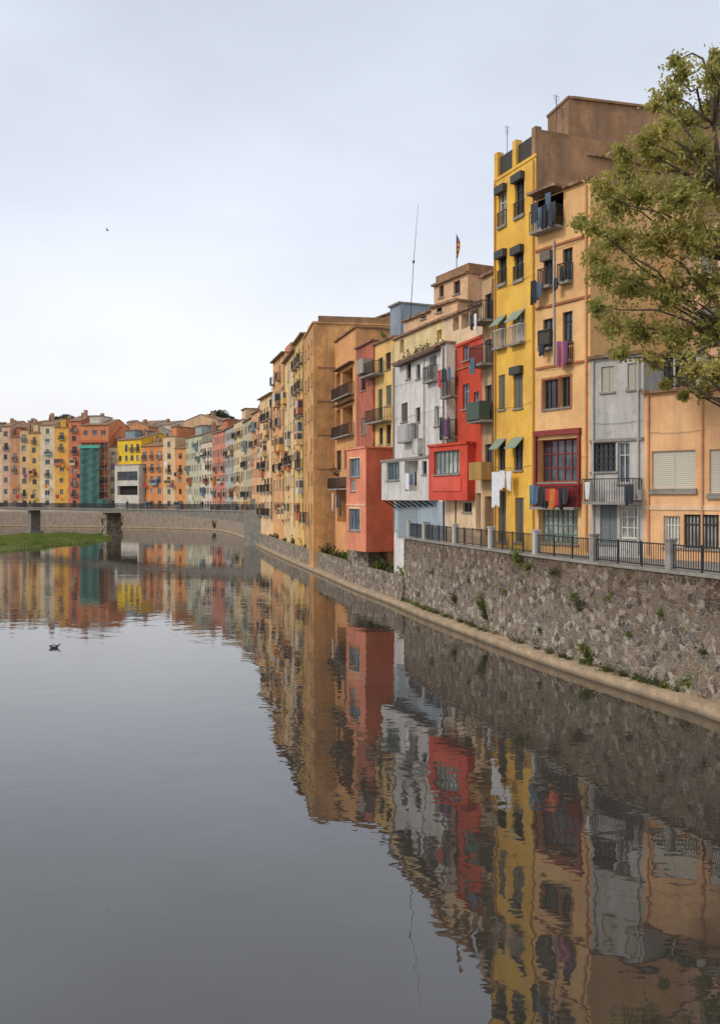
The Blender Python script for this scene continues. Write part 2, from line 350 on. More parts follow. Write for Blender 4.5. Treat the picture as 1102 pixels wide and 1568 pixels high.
# --- orange house
ORG=plaster((.92,.52,.26),.26); STR=plaster((.42,.17,.09),.5)
h=House('orange_apartment_house')
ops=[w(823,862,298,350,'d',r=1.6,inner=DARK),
 w(832,847,396,437,'w',gl=G_BLUE,grid=(2,1)),w(861,876,380,430,'w',gl=G_BLUE,fm=FR_D),
 w(831,847,488,532,'w',gl=G_BLUE,grid=(2,1)),w(861,876,477,524,'w',gl=G_BLUE),
 w(831,855,581,626,'w',gl=G_DARK,fm=FR_B,grid=(3,1),sur=STR),w(858,873,577,623,'w',fm=FR_B,grid=(2,1),sur=STR),
 w(822,888,672,738,'w',r=.5,gl=G_BLUE,fm=FR_R,grid=(6,3)),
 w(824,884,778,832,'w',r=.4,gl=G_CURT,fm=FR_G,grid=(8,4))]
f=h.block((820,46),(903,43),0,23.1,11,ORG,ops,cor=TILE)
for py in (374,465,560):
    z=f.Z(862,py); h.box('string_course',STR,f,0,f.W,.003,.07,z,z+.12)
z=f.Z(862,661); h.box('gallery_head',FR_R,f,0,f.U(890),.005,.22,z-.15,z+.12)
zb=f.Z(855,738); h.box('gallery_apron',plaster((.33,.03,.03),.3),f,0,f.U(890),.004,.1,f.Z(855,776),zb-.1)
for a in (0,f.U(889)-.12): h.box('gallery_post',FR_R,f,a,a+.12,.006,.16,f.Z(855,776),z-.16)
h.balcony(f,.05,f.U(889),f.Z(855,776),.55,IRON,1.0)
for a,b,yt,yb in ((833,846,385,400),(831,846,505,528)): 
    h.box('roller_blind',slat((.2,.16,.12)),f,f.U(a)-.05,f.U(b)+.05,.02,.3,f.Z(840,yb),f.Z(840,yt))
h.box('balcony_front',paint('white_panel',(.5,.5,.47)),f,f.U(824),f.U(846),.02,.32,f.Z(835,352),f.Z(835,326))
h.balcony(f,f.U(822),f.U(862),f.Z(842,352),.6,IRON,1.0)
h.box('porch_roof',TILE,f,f.U(821),f.U(864),.01,.75,f.Z(842,296),f.Z(842,292))
for a,b,py in ((830,848,437),(860,877,430),(830,848,532),(860,877,550)): h.balcony(f,f.U(a),f.U(b),f.Z((a+b)/2,py)-.05,.4,IRON,.85)
cl=[paint('cloth_dark',(.03,.035,.045)),paint('cloth_denim',(.08,.13,.2)),paint('cloth_red',(.5,.03,.03)),paint('cloth_black',(.015,.015,.018)),WHT,paint('cloth_purple',(.22,.07,.2)),paint('cloth_orange',(.6,.2,.04)),paint('cloth_rose',(.5,.15,.17)),paint('cloth_cyan',(.10,.24,.3))]
def hang(h,f,items,n):
    for u,py,wd,hh,c in items: h.cloth(f,f.U(u),n,f.Z(u,py),wd,hh,cl[c])
hang(h,f,((826,316,.5,1.0,0),(835,322,.4,.9,1),(843,318,.35,1.2,3),(852,315,.5,1.1,0),(848,300,.4,.9,1),(858,320,.3,1.0,3)),.66)
hang(h,f,((824,742,.35,1.0,8),(829,744,.4,.9,1),(836,746,.45,.9,3),(843,744,.3,1.1,0),(847,748,.35,.6,2),(853,748,.4,1.0,6),(859,750,.45,.8,2),(866,748,.35,1.0,3),(873,746,.4,.8,0)),.62)
hang(h,f,((861,524,.3,1.2,5),(866,524,.35,1.3,7),(871,524,.3,1.1,5),(857,428,.3,.6,0),(866,410,.3,.7,3)),.46)
hang(h,f,((823,432,.35,1.2,3),(828,434,.3,1.0,0),(833,435,.3,.7,1),(836,528,.3,.6,0)),.5)
h.pipe(f,f.U(849),f.Z(849,560),f.Z(849,368),PIPE_W); h.pipe(f,f.W-.2,5,22.9,plaster((.7,.38,.2),.3))
for z in (9.6,14.2,17.4,20.3): h.cable(f,.1,f.W-.1,z)
h.box('chimney',ORG,f,f.W-.35,f.W+.3,-1.2,-.3,20,21.6)
h.build()
# --- grey rendered house
GRY=plaster((.56,.54,.51),.65)
h=House('grey_rendered_house')
cr=(.55,.52,.42)
ops=[w(920,940,561,600,'s',sh=cr),w(960,980,556,596,'s',sh=cr),w(905,942,678,722,'w',fm=FR_D,gl=G_DARK,grid=(5,4)),w(945,963,678,740,'w',fm=FR_W,gl=G_BLUE),
  w(918,944,772,832,'s',sh=(.2,.22,.22)),w(948,978,775,825,'w',gl=G_CURT,fm=FR_W,grid=(3,3))]
f=h.block((903,43),(985,41),0,14.3,9,GRY,ops,cor=TILE)
h.balcony(f,f.U(905),f.W-.1,f.Z(944,768),.9,IRON,1.05); h.pipe(f,.2,5,14.2,PIPE_W); h.pipe(f,f.W-.25,5,14.2,PIPE_W)
z=f.Z(944,676); h.box('ledge',CONG,f,0,f.W,.003,.1,z,z+.14)
h.box('air_conditioner',ACW,f,f.U(965),f.U(965)+.6,.05,.35,f.Z(944,766),f.Z(944,766)+.5)
hang(h,f,((910,738,.3,.8,4),(972,742,.4,.9,0)),.95); h.cable(f,.1,f.W,11.2)
h.build()
# --- peach house + glazed attic
PCH=plaster((.86,.50,.28),.35)
h=House('peach_house'); crm=(.72,.67,.55)
ops=[w(997,1064,690,748,'s',sh=crm,r=.12),w(1085,1150,687,755,'s',sh=crm,r=.12),w(1170,1230,690,755,'s',sh=crm),
 w(1015,1040,790,838,'w',gl=G_CURT,fm=FR_W,grid=(5,2)),w(1046,1100,788,840,'w',gl=G_CURT,fm=FR_D,grid=(10,2)),w(1120,1180,788,842,'w',fm=FR_D,grid=(10,2))]
f=h.block((985,41),(1290,fl(1290)),0,12.4,9,PCH,ops,cor=TILE)
z=f.Z(1040,781); h.box('string_course',plaster((.75,.55,.38),.3),f,0,f.W,.003,.06,z,z+.2)
for a,b,c in ((994,1067,748),(1082,1153,755)):
    z=f.Z((a+b)/2,c); h.box('blind_sill',CONG,f,f.U(a),f.U(b),.004,.14,z-.25,z-.1)
h.pipe(f,.25,5,12.3,plaster((.66,.38,.22),.3)); h.pipe(f,f.U(1075),5,12.3,plaster((.66,.38,.22),.3)); h.cable(f,.3,f.U(1080),10.6)
h.block((992,42.6),(1075,41.4),12.4,14.4,5,GRY,[w(1000,1030,547,596,'w',grid=(4,2),fm=FR_B),w(1033,1065,545,594,'w',grid=(4,2),fm=FR_B)],part='attic')
h.build()
h=House('pink_apartment_house')
h.block((1040,47),(1330,41),0,22,9,plaster((.74,.48,.35),.5),auto=dict(seed=4,base=12,col=2.6)); h.build()
# --- narrow tan house
h=House('narrow_tan_house'); TAN=plaster((.60,.39,.22),.8)
f=h.block((738,51.2),(757,49.8),0,20.3,9,TAN,[w(742,753,450,492,'w'),w(742,753,520,560,'s',sh=(.14,.1,.07)),w(742,753,590,630,'w',fm=FR_B),w(742,753,680,720,'w'),w(742,753,760,820,'d')])
h.balcony(f,-.1,f.W,f.Z(748,492),.9,IRON); h.balcony(f,-.1,f.W,f.Z(748,558),.8,IRON); h.balcony(f,-.1,f.W,f.Z(748,644),.9,slat((.08,.14,.1)))
h.box('balcony_box',slat((.08,.12,.085)),f,-.1,f.W,.3,1.0,f.Z(748,644),f.Z(748,617)); h.box('balcony_box',plaster((.5,.3,.1),.6),f,-.05,f.W,.1,.85,f.Z(748,735),f.Z(748,708)); h.pipe(f,f.W-.1,5,20)
for u,z_,wd,hh,c in ((.2,480,.4,.9,3),(.7,482,.4,1.1,4),(.3,548,.5,.9,1)): h.cloth(f,u,.92,f.Z(748,z_),wd,hh,cl[c])
h.build()
# --- red house with loggia
RED=plaster((.56,.085,.05),.4); CRM=plaster((.80,.60,.40),.5)
h=House('red_house'); vb=paint('blue_frame',(.25,.36,.42))
f=h.block((698,54.7),(738,51.2),9.5,16.9,8,RED,[w(708,718,523,552,'w',fm=vb,gl=G_BLUE),w(708,718,588,626,'w',fm=vb,gl=G_BLUE),w(725,733,600,640,'w',fm=vb)],cor=RED,cw=.08)
h.block((683,56),(738,51.2),0,9.5,8,CRM,[w(708,722,770,784,'w',gl=G_DARK),w(728,736,755,815,'d')],roof='none',part='lower_walls')
f2=h.block((680,57.6),(742,52.6),9.4,19.2,6,CRM,[w(693,702,484,506,'d'),w(706,716,479,503,'d'),w(720,732,474,500,'d')],part='loggia')
zt=f.Z(718,562); h.box('string_course',STR,f,0,f.W,.003,.06,zt,zt+.12)
h.pipe(f,.1,5,16.8); h.tube('washing_line',IRON,[f.P(-1.5,.6,f.Z(700,565)),f.P(.4,.6,f.Z(700,562))],.01,4)
for u,py,wd,hh,c in ((-1.5,562,.55,1.1,2),(-.9,562,.6,.8,3),(-.4,565,.3,.7,0),(.1,563,.4,.8,1)): h.cloth(f,u,.6,f.Z(700,py),wd,hh,cl[c])
for u,py,wd,hh,c in ((-1.3,636,.4,1.4,3),(-.9,637,.4,1.1,0),(-.4,640,.3,1.0,5),(0,638,.35,1.3,0)): h.cloth(f,u,.6,f.Z(700,py),wd,hh,cl[c])
h.balcony(f,-1.4,.2,f.Z(698,605),.5,IRON); h.balcony(f,-1.4,.2,f.Z(698,668),.5,IRON)
fb=h.block((656,55.6),(715,51.8),zz(766,54),zz(680,52),2.4,plaster((.62,.10,.07),.35),[w(664,703,690,726,'w',fm=FR_G,gl=G_CURT,grid=(6,1),bal=0)],bottom=True,cor=RED,cw=.1,part='bay')
h.box('bay_apron',plaster((.64,.13,.095),.3),fb,fb.U(662),fb.U(706),.004,.06,fb.Z(685,752),fb.Z(685,730))
h.build()
# --- white house
WH=plaster((.74,.70,.66),.7)
h=House('white_house')
ops=[w(622,629,556,580,'w',fm=FR_B),w(637,643,558,580,'w',fm=FR_B),w(657,668,545,582,'d',r=.7),w(614,624,617,646,'s',sh=(.13,.09,.06)),w(636,643,624,646,'w',fm=FR_B),w(665,672,622,652,'w',fm=FR_W,bal=0),
 w(622,640,648,674,'w',fm=FR_D,gl=G_DARK),w(648,656,700,730,'w'),w(607,616,775,812,'s',sh=(.25,.3,.34))]
f=h.block((603,65.5),(683,56),0,17.4,8,WH,ops,cor=TILE)
h.balcony(f,f.U(620),f.U(641),f.Z(630,675),.6,FR_W,1.1); h.balcony(f,f.U(655),f.U(670),f.Z(662,583),.4,IRON,.9)
h.box('balcony_glazing',G_CURT,f,f.U(641),f.U(650),.02,.5,f.Z(645,696),f.Z(645,672)); h.pipe(f,f.W-.3,5,17.2); h.pipe(f,f.U(650),f.Z(650,700),17.2,PIPE_W); h.pipe(f,.15,5,17.2,PIPE)
h.box('loggia_head',FR_B,f,f.U(612),f.U(675),.01,.5,17.1,17.3); h.cable(f,.2,f.W-.4,13.4); h.cable(f,.2,f.W-.4,15.8)
fb=h.block((584,64.6),(656,57.0),zz(766,60),zz(702,58),3,plaster((.68,.65,.62),.6),[w(592,611,707,735,'w',fm=FR_G,gl=G_BLUE,grid=(4,1)),w(619,640,702,752,'d',r=1.4),w(646,653,706,726,'w')],bottom=True,part='bay',cw=.1,cor=CONG)
h.cloth(fb,fb.U(622),.1,fb.Z(628,724),.65,1.1,WHT); h.cloth(fb,fb.U(630),.1,fb.Z(628,726),.4,.7,cl[1]); h.cloth(fb,fb.U(636),.1,fb.Z(636,722),.4,.9,cl[0])
for i in range(8): h.tube('bay_bracket',IRON,[fb.P(.2+i*fb.W/8,-.1,fb.Z(620,766)-.02),fb.P(.2+i*fb.W/8,-1.6,fb.Z(620,766)-.9)],.05,5)
h.box('lower_wall',plaster((.42,.50,.56),.6),f,f.U(608),f.U(680),.005,.08,4.7,f.Z(640,768))
h.box('garage_door',slat((.36,.42,.46)),f,f.U(612),f.U(640),.085,.12,4.8,f.Z(640,775)); h.build()
# --- houses behind
h=House('salmon_tower_house'); SAL=plaster((.76,.49,.31),.6)
f=h.block((664,64.5),(716,60.5),0,23.0,9,SAL,[w(672,679,435,455,'w',fm=FR_B),w(694,704,430,450,'w',fm=FR_B)],cor=BRN,cw=.25)
h.box('parapet',BRN,f,.1,f.W-.05,-8.8,-.1,23.16,23.75); 
f2=h.block((618,67.5),(666,63),0,21.0,8,SAL,[w(628,636,478,492,'w'),w(644,652,474,488,'w')]); h.block((660,62.5),(700,60),0,21.0,8,SAL,[w(668,676,470,478)])
h.box('vent',DARK,f,f.W+.005,f.W+.02,-4,-3.2,20.5,21.5)
for u,n in ((f.W,-3),(f.W,-6.5)): h.aerial(*f.P(u,n,23.5),2.2)
x,y,z=f.P(1.5,-1,23.7); h.tube('flag_mast',IRON,[(x,y,z),(x,y,z+2.9)],.03,5)
fy=paint('flag_yellow',(.75,.5,.05)); fr_=paint('flag_red',(.6,.04,.03)); fbl=paint('flag_blue',(.04,.15,.4))
for i in range(9):
    m=fbl if i<2 else (fy if i%2 else fr_)
    a=z+2.8-i*.18; wk=(.3,.6,.8,.85,.8,.75,.6,.5,.3)[i]; wk2=(.6,.8,.85,.8,.75,.6,.5,.3,.12)[i]
    for k in range(4):
        h.face('flag',m,[(x+.03+.07*k*wk,y+.05*math.sin(k*2),a),(x+.03+.07*(k+1)*wk,y+.05*math.sin(k*2+2),a-.05),(x+.03+.07*(k+1)*wk2,y+.05*math.sin(k*2+2),a-.23),(x+.03+.07*k*wk2,y+.05*math.sin(k*2),a-.18)])
h.build()
x,y=pt(628,66); g=Geo('aerial_mast'); zb=20.9
xt,yt=pt(640,66); zt=zz(312,66)
g.tube('mast',IRON,[(x,y,zb),((x+xt)/2-.05,y,(zb+zt)/2),(xt,y,zt)],[.03,.022,.01],5)
g.tube('collar',IRON,[((x+xt)/2-.06,y,(zb+zt)/2-.1),((x+xt)/2-.04,y,(zb+zt)/2+.1)],.08,6)
g.build()
h=House('pale_yellow_house'); PYL=plaster((.78,.61,.34),.6)
f=h.block((603,68),(682,59.6),0,19.7,7,PYL,[w(612,618,520,540,'d'),w(668,676,505,520,'d')]); 
h.build()
h=House('blue_grey_attic_house'); h.block((597,80),(613,78),0,24.8,7,plaster((.30,.36,.42),.6),cor=CONG); h.build()
h=House('ochre_house'); OCH=plaster((.82,.53,.22),.65)
f=h.block((571,77),(604,72.5),0,20.8,8,OCH,[w(579,586,548,572,'w',fm=FR_G),w(590,598,540,566,'w',fm=FR_B),w(579,585,596,640,'w',fm=FR_G),w(591,599,590,620,'s',sh=(.12,.16,.12)),w(580,586,655,680,'w'),w(591,598,650,680,'w')])
h.balcony(f,f.U(571)-.9,f.U(588),f.Z(580,574),1.0,IRON,1.0); h.balcony(f,f.U(573),f.U(600),f.Z(586,646),.9,IRON,1.0)
h.box('balcony_box',plaster((.4,.35,.3),.6),f,-1.2,.4,.2,1.1,f.Z(572,572),f.Z(572,550)); h.pipe(f,f.W-.1,5,20,PIPE_W); h.build()
h=House('dark_red_house'); DRD=plaster((.50,.16,.10),.9)
h.block((545,81),(571,76.5),0,21.2,8,DRD,[w(553,560,575,598,'w'),w(553,560,640,665,'s')]); h.build()
h=House('loggia_house'); OB=plaster((.74,.38,.17),.7); 
f=h.block((513,90),(545,82),0,23.4,8,OB,[w(514,521,572,608,'d'),w(524,540,566,606,'d'),w(514,521,628,668,'d'),w(524,540,622,666,'d'),w(515,522,690,720,'w'),w(527,540,686,716,'w'),w(516,540,745,800,'d')])
for py in (608,668): h.balcony(f,.8,f.W-.6,f.Z(528,py),.6,IRON,1.0)
for py in (566,622): h.box('lintel',FR_B,f,.8,f.W-.6,.01,.5,f.Z(528,py-3),f.Z(528,py-5))
h.balcony(f,.3,f.W-.3,f.Z(528,748),.9,IRON,1.0)
for u,py,wd,hh,c in ((3,755,.6,1.6,4),(5,757,.8,1.2,0),(6,760,.6,1.8,3)): h.cloth(f,u,1.05,f.Z(528,py),wd,hh,cl[c])
h.build()
h=House('brown_back_house'); h.block((515,104),(602,92),0,26.9,9,plaster((.33,.19,.11),.9)); h.build()
h=House('salmon_bay_house'); SB=plaster((.76,.30,.19),.3)
f=h.block((530,74.5),(560,70.6),zz(845,71),zz(686,70.6),4,SB,[w(535,551,702,730,'w',fm=vb,gl=G_BLUE,sur=CRM,grid=(3,1)),w(536,544,734,752,'w',fm=FR_W,gl=G_CURT),w(534,551,779,812,'w',fm=vb,gl=G_BLUE,sur=CRM,grid=(3,1))],bottom=True,cor=SB,cw=.1)
z=f.Z(545,774); h.box('string_course',CRM,f,0,f.W,.003,.05,z,z+.1); h.box('side_wall',plaster((.66,.18,.11),.45),f,f.W+.003,f.W+.03,-4,0,zz(845,71)+.01,zz(686,70.6)-.01)
h.block((532,76.5),(564,73.2),0,zz(844,71),4,RUB,roof='none',part='base'); h.build()
# --- tall brown house on the bend
h=House('tall_brown_house'); TB=plaster((.70,.38,.16),.75)
f=h.block((466,100),(480,91),0,25.6,14,TB,auto=dict(seed=3,cols=3,floor=3.1,shc=((.12,.1,.08),(.2,.12,.07))),cor=TB,cw=.15)
h.box('parapet',BRN,f,f.W-.3,f.W+.04,-14,-.5,25.75,26.4)
for z in (10.5,14,17.5,21): h.box('side_beam',BRN,f,f.W+.003,f.W+.05,-5,-.4,z,z+.12)
h.build()
cols=[(.82,.53,.20),(.80,.58,.32),(.76,.42,.20),(.88,.58,.34),(.6,.25,.14),(.66,.62,.5)]
for i,(a,b,zt) in enumerate(((452,466,26.2),(436,452,25.6),(418,436,27.2),(398,418,22.9))):
    h=House('riverside_tenement'); 
    L,R=(a,fl(a)),(b,fl(b)); m=plaster(cols[i],.5)
    f=h.block(L,R,0,zt,14,m,auto=dict(seed=20+i,floor=3.0,col=2.4,ww=1.25,frames=[FR_W,vb],shc=((.2,.25,.25),(.25,.16,.08)),bal=.5),cor=TILE,cw=.5)
    r=random.Random(i)
    for k in range(7):
        u=r.uniform(0,f.W-2.4); wd=r.uniform(1.4,2.2); z=4.7+3.0*r.randint(0,5)+.1*k; hh=r.uniform(1.4,2.5); dp=r.uniform(.4,.75)
        h.box('oriel',plaster(cols[r.randint(0,5)],.5),f,u,u+wd,.01,dp,z,z+hh); h.box('oriel_glass',G_BLUE,f,u+.2,u+wd-.2,dp+.005,dp+.02,z+hh*.45,z+hh*.9); h.box('oriel_glass',G_BLUE,f,u+wd+.005,u+wd+.02,.12,dp-.1,z+hh*.45,z+hh*.9)
    h.box('attic',plaster(cols[(i+2)%6],.5),f,f.W*.3,f.W*.8,-8,-1.2,zt,zt+1.8); h.box('chimney',BRN,f,f.W*.85,f.W*.85+.7,-2,-1,zt,zt+1.5); h.pipe(f,f.W-.3,4,zt); h.pipe(f,f.W*.5,4,zt,PIPE_W); h.build()
# ================================================================= FAR ROW
FD={-300:290,0:262,180:255,290:238,345:205,372:182,398:160}
def fd(px): return interp(FD,px)
far=[(-150,-110,668,(.66,.5,.3)),(-110,-60,660,(.6,.36,.2)),(-60,-25,660,(.70,.46,.2)),(-25,3,666,(.66,.5,.32)),(3,16,658,(.60,.40,.29)),(16,31,674,(.5,.27,.16)),(31,44,664,(.64,.44,.25)),(44,62,668,(.66,.42,.17)),(62,84,656,(.66,.55,.40)),(84,105,660,(.72,.40,.11)),(105,124,650,(.55,.20,.12)),
(124,166,656,(.58,.24,.12)),(166,180,690,(.45,.33,.22)),(180,216,678,(.80,.50,.08)),(216,250,688,(.62,.27,.12)),(250,268,674,(.66,.48,.30)),(268,285,692,(.64,.30,.13)),(285,309,672,(.48,.46,.33)),(309,325,682,(.64,.56,.45)),(325,345,666,(.56,.24,.17)),(345,358,659,(.42,.42,.38)),(358,372,650,(.68,.53,.34)),(372,385,648,(.50,.44,.30)),(385,398,636,(.70,.40,.22))]
pal=[(.66,.5,.3),(.6,.25,.12),(.72,.42,.12),(.35,.40,.38),(.66,.6,.5),(.5,.2,.12),(.25,.33,.36)]
for i,(a,b,yt,c) in enumerate(far):
    da,db=fd(a),fd(b); h=House('old_town_house'); zt=zz(yt,db)+1.0
    f=h.block((a,da),(b,db),0,zt,14,plaster(tuple(min(.9,x*1.1) for x in c),.5),auto=dict(seed=50+i,floor=3.0,col=2.35,ww=1.35,base=4.4,shc=((.18,.16,.13),(.1,.16,.15),(.25,.10,.05),(.08,.16,.2)),bal=.5),roof='tile' if i%3 else 'flat')
    r=random.Random(i)
    if i%2: u=f.W*r.uniform(.1,.4); h.box('roof_terrace_room',plaster(pal[i%7],.5),f,u,u+f.W*.4,-9,-1.5,zt,zt+2.8); h.box('room_roof',TILE,f,u-.2,u+f.W*.4+.2,-9.2,-1.2,zt+2.8,zt+3.0)
    for k in range(3): u=f.W*r.random()*.85; h.box('chimney',plaster((.4,.25,.17),.5),f,u,u+.8,-5,-4,zt,zt+2.0+2*r.random())
    for k in range(int(f.W/3.2)):
        u=r.uniform(0,max(.1,f.W-3)); wd=r.uniform(1.6,3.2); z=5+3.0*r.randint(0,5); z=min(z,zt-3); hh=r.uniform(1.2,2.4); mm=plaster(r.choice(pal),.5)
        h.box('oriel',mm,f,u,u+wd,.01,.8,z,z+hh)
        h.box('oriel_glass',G_DARK,f,u+.2,u+wd-.2,.805,.82,z+hh*.4,z+hh*.9)
    for k in range(2):
        if r.random()<.6: u=r.uniform(0,f.W*.8); h.cloth(f,u,.9,5.5+3*r.randint(1,4),1.2,1.1,r.choice(cl))
    if (a,b)==(180,216):
        h.block((176,fd(176)-3),(213,fd(213)-3),3.5,zz(712,250),5,plaster((.62,.58,.51),.5),[w(180,211,722,735,'w',grid=(7,1)),w(180,211,744,758,'d')],cor=CONG,part='glazed_front')
    if (a,b)==(124,166): h.hexa('red_roof',paint('red_tile',(.42,.11,.05)),[f.P(-.5,1,zz(676,250)),f.P(f.W+.5,1,zz(676,250)),f.P(f.W+.5,-8,zz(652,258)),f.P(-.5,-8,zz(652,258)),f.P(-.5,1,zz(676,250)+.3),f.P(f.W+.5,1,zz(676,250)+.3),f.P(f.W+.5,-8,zz(652,258)+.3),f.P(-.5,-8,zz(652,258)+.3)])
    h.build()
for i in range(30):
    px=-150+i*18.5+random.uniform(-8,8); d=fd(px)+random.uniform(22,75); wd=random.uniform(12,30); yt=random.uniform(650,670) if px<300 else random.uniform(644,660)
    h=House('hillside_house'); f=h.block((px,d+random.uniform(-6,6)),(px+wd,d),0,zz(yt,d),12,plaster(random.choice([(.62,.42,.26),(.56,.28,.15),(.62,.54,.44),(.5,.33,.22),(.66,.46,.22)]),.6),auto=dict(seed=200+i,floor=3.0,col=2.6,base=16),roof='tile')
    h.box('chimney',BRN,f,f.W*.3,f.W*.3+.9,-4,-3,zz(yt,d),zz(yt,d)+2.6); h.build()
h=House('white_church'); f=h.block((200,345),(236,340),0,zz(650,340),14,plaster((.42,.42,.42),.4),auto=dict(seed=9,base=30,col=4),roof='tile')
f=h.block((194,345),(203,344),0,zz(645,340),6,plaster((.42,.42,.42),.4),roof='tile'); h.build()
# scaffolding + netting
g=House('scaffolding'); net,nt,bs=mat_base('green_netting'); v=mapped(nt,(1,1,1))
c=mixc(nt,noise(nt,v,.35,5,.7),(.02,.08,.075),(.09,.22,.18)); nt.links.new(c,bs.inputs['Base Color']); bs.inputs['Roughness'].default_value=.8; bump(nt,bs,noise(nt,v,.8,5),.8,.4)
f=Frame(pt(123,fd(123)-3),pt(166,fd(166)-3)); zt=zz(682,250); nu=24; nz=16
for i in range(nu):
    for j in range(nz):
        if i>nu*.66 and j>3 : continue
        u0,u1=f.W*i/nu,f.W*(i+1)/nu; a,b=2+(zt-2)*j/nz,2+(zt-2)*(j+1)/nz
        wv=lambda u,z:.25*math.sin(u*2.1)+.15*math.sin(z*1.7+u)
        g.face('netting',net,[f.P(u0,wv(u0,a),a),f.P(u1,wv(u1,a),a),f.P(u1,wv(u1,b),b),f.P(u0,wv(u0,b),b)])
STL=paint('steel',(.25,.26,.26))
for i in range(7):
    u=f.W*i/6; g.tube('poles',STL,[f.P(u,-.6,0),f.P(u,-.6,zt+1)],.06,4)
for j in range(10):
    z=3+(zt-3)*j/9; g.tube('ledgers',STL,[f.P(0,-.6,z),f.P(f.W,-.6,z)],.06,4); g.box('decks',BRN,f,0,f.W,-1.6,-.7,z-.05,z)
g.box('top_board',paint('board_green',(.08,.4,.3)),f,-.3,f.W*.7,.3,.4,zt-.6,zt+.3)
g.build()
# ================================================================= RIVER WALLS
def chaikin(p,n=2):
    for _ in range(n):
        q=[p[0]]
        for a,b in zip(p,p[1:]): q+= [tuple(.75*x+.25*y for x,y in zip(a,b)),tuple(.25*x+.75*y for x,y in zip(a,b))]
        q.append(p[-1]); p=q
    return p
def wl(px,y): return pt(px,CAM_H*FO/(y-HZ))
near=[(21,-40),(17.5,6),wl(1102,1105),wl(1000,1072),wl(890,1038),wl(790,1003),wl(700,968),wl(640,945),wl(603,928)]
low=[wl(603,928),wl(570,915),wl(540,904),wl(490,881),wl(455,866),wl(430,855),wl(395,838),wl(372,824),wl(352,817),wl(330,812),wl(200,808.5),wl(0,806),wl(-300,804)]
near=chaikin(near,2); low=chaikin(low,2)
def offset(p,d):
    out=[]
    for i in range(len(p)):
        a=Vector(p[max(0,i-1)]); b=Vector(p[min(len(p)-1,i+1)]); t=(b-a).normalized(); out.append((p[i][0]+t.y*d,p[i][1]-t.x*d))
    return out
def strip(g,part,mat,p,d0,d1,z0,z1,batter=0):
    A=offset(p,d0); B=offset(p,d1); A2=offset(p,d0+batter)
    for i in range(len(p)-1):
        a,b,c,d=A[i],A[i+1],B[i+1],B[i]; a2,b2=A2[i],A2[i+1]
        g.face(part,mat,[(*a,z0),(*b,z0),(*b2,z1),(*a2,z1)]); g.face(part,mat,[(*a2,z1),(*b2,z1),(*c,z1),(*d,z1)]); g.face(part,mat,[(*c,z0),(*d,z0),(*d,z1),(*c,z1)])
    for i in (0,-1): g.face(part,mat,[(*A[i],z0),(*A2[i],z1),(*B[i],z1),(*B[i],z0)])
g=Geo('river_ledge'); strip(g,'ledge',CONC,near,0,1.0,-1,.38,.06); strip(g,'ledge_low',CONC,low,0,.9,-1,.34,.06); g.build_single()
g=Geo('stone_embankment_wall'); strip(g,'wall',RUB,near,.78,1.4,.3,4.72,.12)
n2=offset(near,.9)[-1]; e2=(n2[0]+7,n2[1]+2.5)
g.hexa('return',RUB,[(*n2,.3),(*e2,.3),(e2[0]-.1,e2[1]+.5,.3),(n2[0]-.15,n2[1]+.5,.3),(*n2,4.7),(*e2,4.7),(e2[0]-.1,e2[1]+.5,4.7),(n2[0]-.15,n2[1]+.5,4.7)])
strip(g,'coping',CONG,near,.82,1.45,4.722,4.84); g.build()
g=Geo('low_quay_wall'); 
li=[i for i,p in enumerate(low) if p[1]<150]; strip(g,'wall',RUB,low[:li[-1]+1],.6,1.0,.3,2.0,.05); strip(g,'far_wall',concrete((.36,.29,.22),False),low[li[-1]:],1.0,1.6,.3,3.8,.1); g.build()
g=Geo('pavement'); A1=offset(near,1.3); g.face('p',PAVE,[(*p,4.78) for p in A1]+[(400,A1[-1][1]+80,4.78),(400,-40,4.78)]); g.build_single()
g=Geo('ground'); B1=offset(low,.95); nb=li[-1]
g.face('bank',SOIL,[(*p,1.7) for p in B1[:nb+1]]+[(400,B1[nb][1]+40,1.7),(400,B1[0][1],1.7)])
g.face('far_bank',PAVE,[(*p,3.75) for p in offset(low,1.5)[nb:]]+[(-2500,300,3.75),(-2500,4000,3.75),(2500,4000,3.75),(2500,160,3.75)])
g.face('bed',SOIL,[(-4000,-1000,-1.5),(4000,-1000,-1.5),(4000,5000,-1.5),(-4000,5000,-1.5)])
g.face('left_bank',SOIL,[(-2500,-300,2.5),(-110,-300,2.5),(-100,150,2.5),(-112,236,2.5),(-2500,236,2.5)]); g.build_single()
# water
m,nt,bs=mat_base('river_water'); v=mapped(nt,(1,1,1))
bs.inputs['Base Color'].default_value=(.042,.037,.030,1); bs.inputs['Roughness'].default_value=.012; bs.inputs['IOR'].default_value=2.0
n1=noise(nt,v,.9,2,.5); n2_=noise(nt,mapped(nt,(.25,.6,1)),.5,2,.5); n3=noise(nt,mapped(nt,(.7,1.2,1)),4.0,1,.5)
pa=ramp(nt,noise(nt,v,.03,2),[(.4,.4),(.65,1.)])
a=N(nt,'ShaderNodeMath',operation='MULTIPLY_ADD'); nt.links.new(n3,a.inputs[0]); a.inputs[1].default_value=.15; nt.links.new(n1,a.inputs[2])
b=N(nt,'ShaderNodeMath',operation='MULTIPLY_ADD'); nt.links.new(n2_,b.inputs[0]); b.inputs[1].default_value=1.4; nt.links.new(a.outputs[0],b.inputs[2])
c=N(nt,'ShaderNodeMath',operation='MULTIPLY'); nt.links.new(b.outputs[0],c.inputs[0]); nt.links.new(pa,c.inputs[1])
bump(nt,bs,c.outputs[0],1.0,.0125)
meshobj('river_water',[(-400,-200,0),(80,-200,0),(80,420,0),(-400,420,0)],[(0,1,2,3)],m)
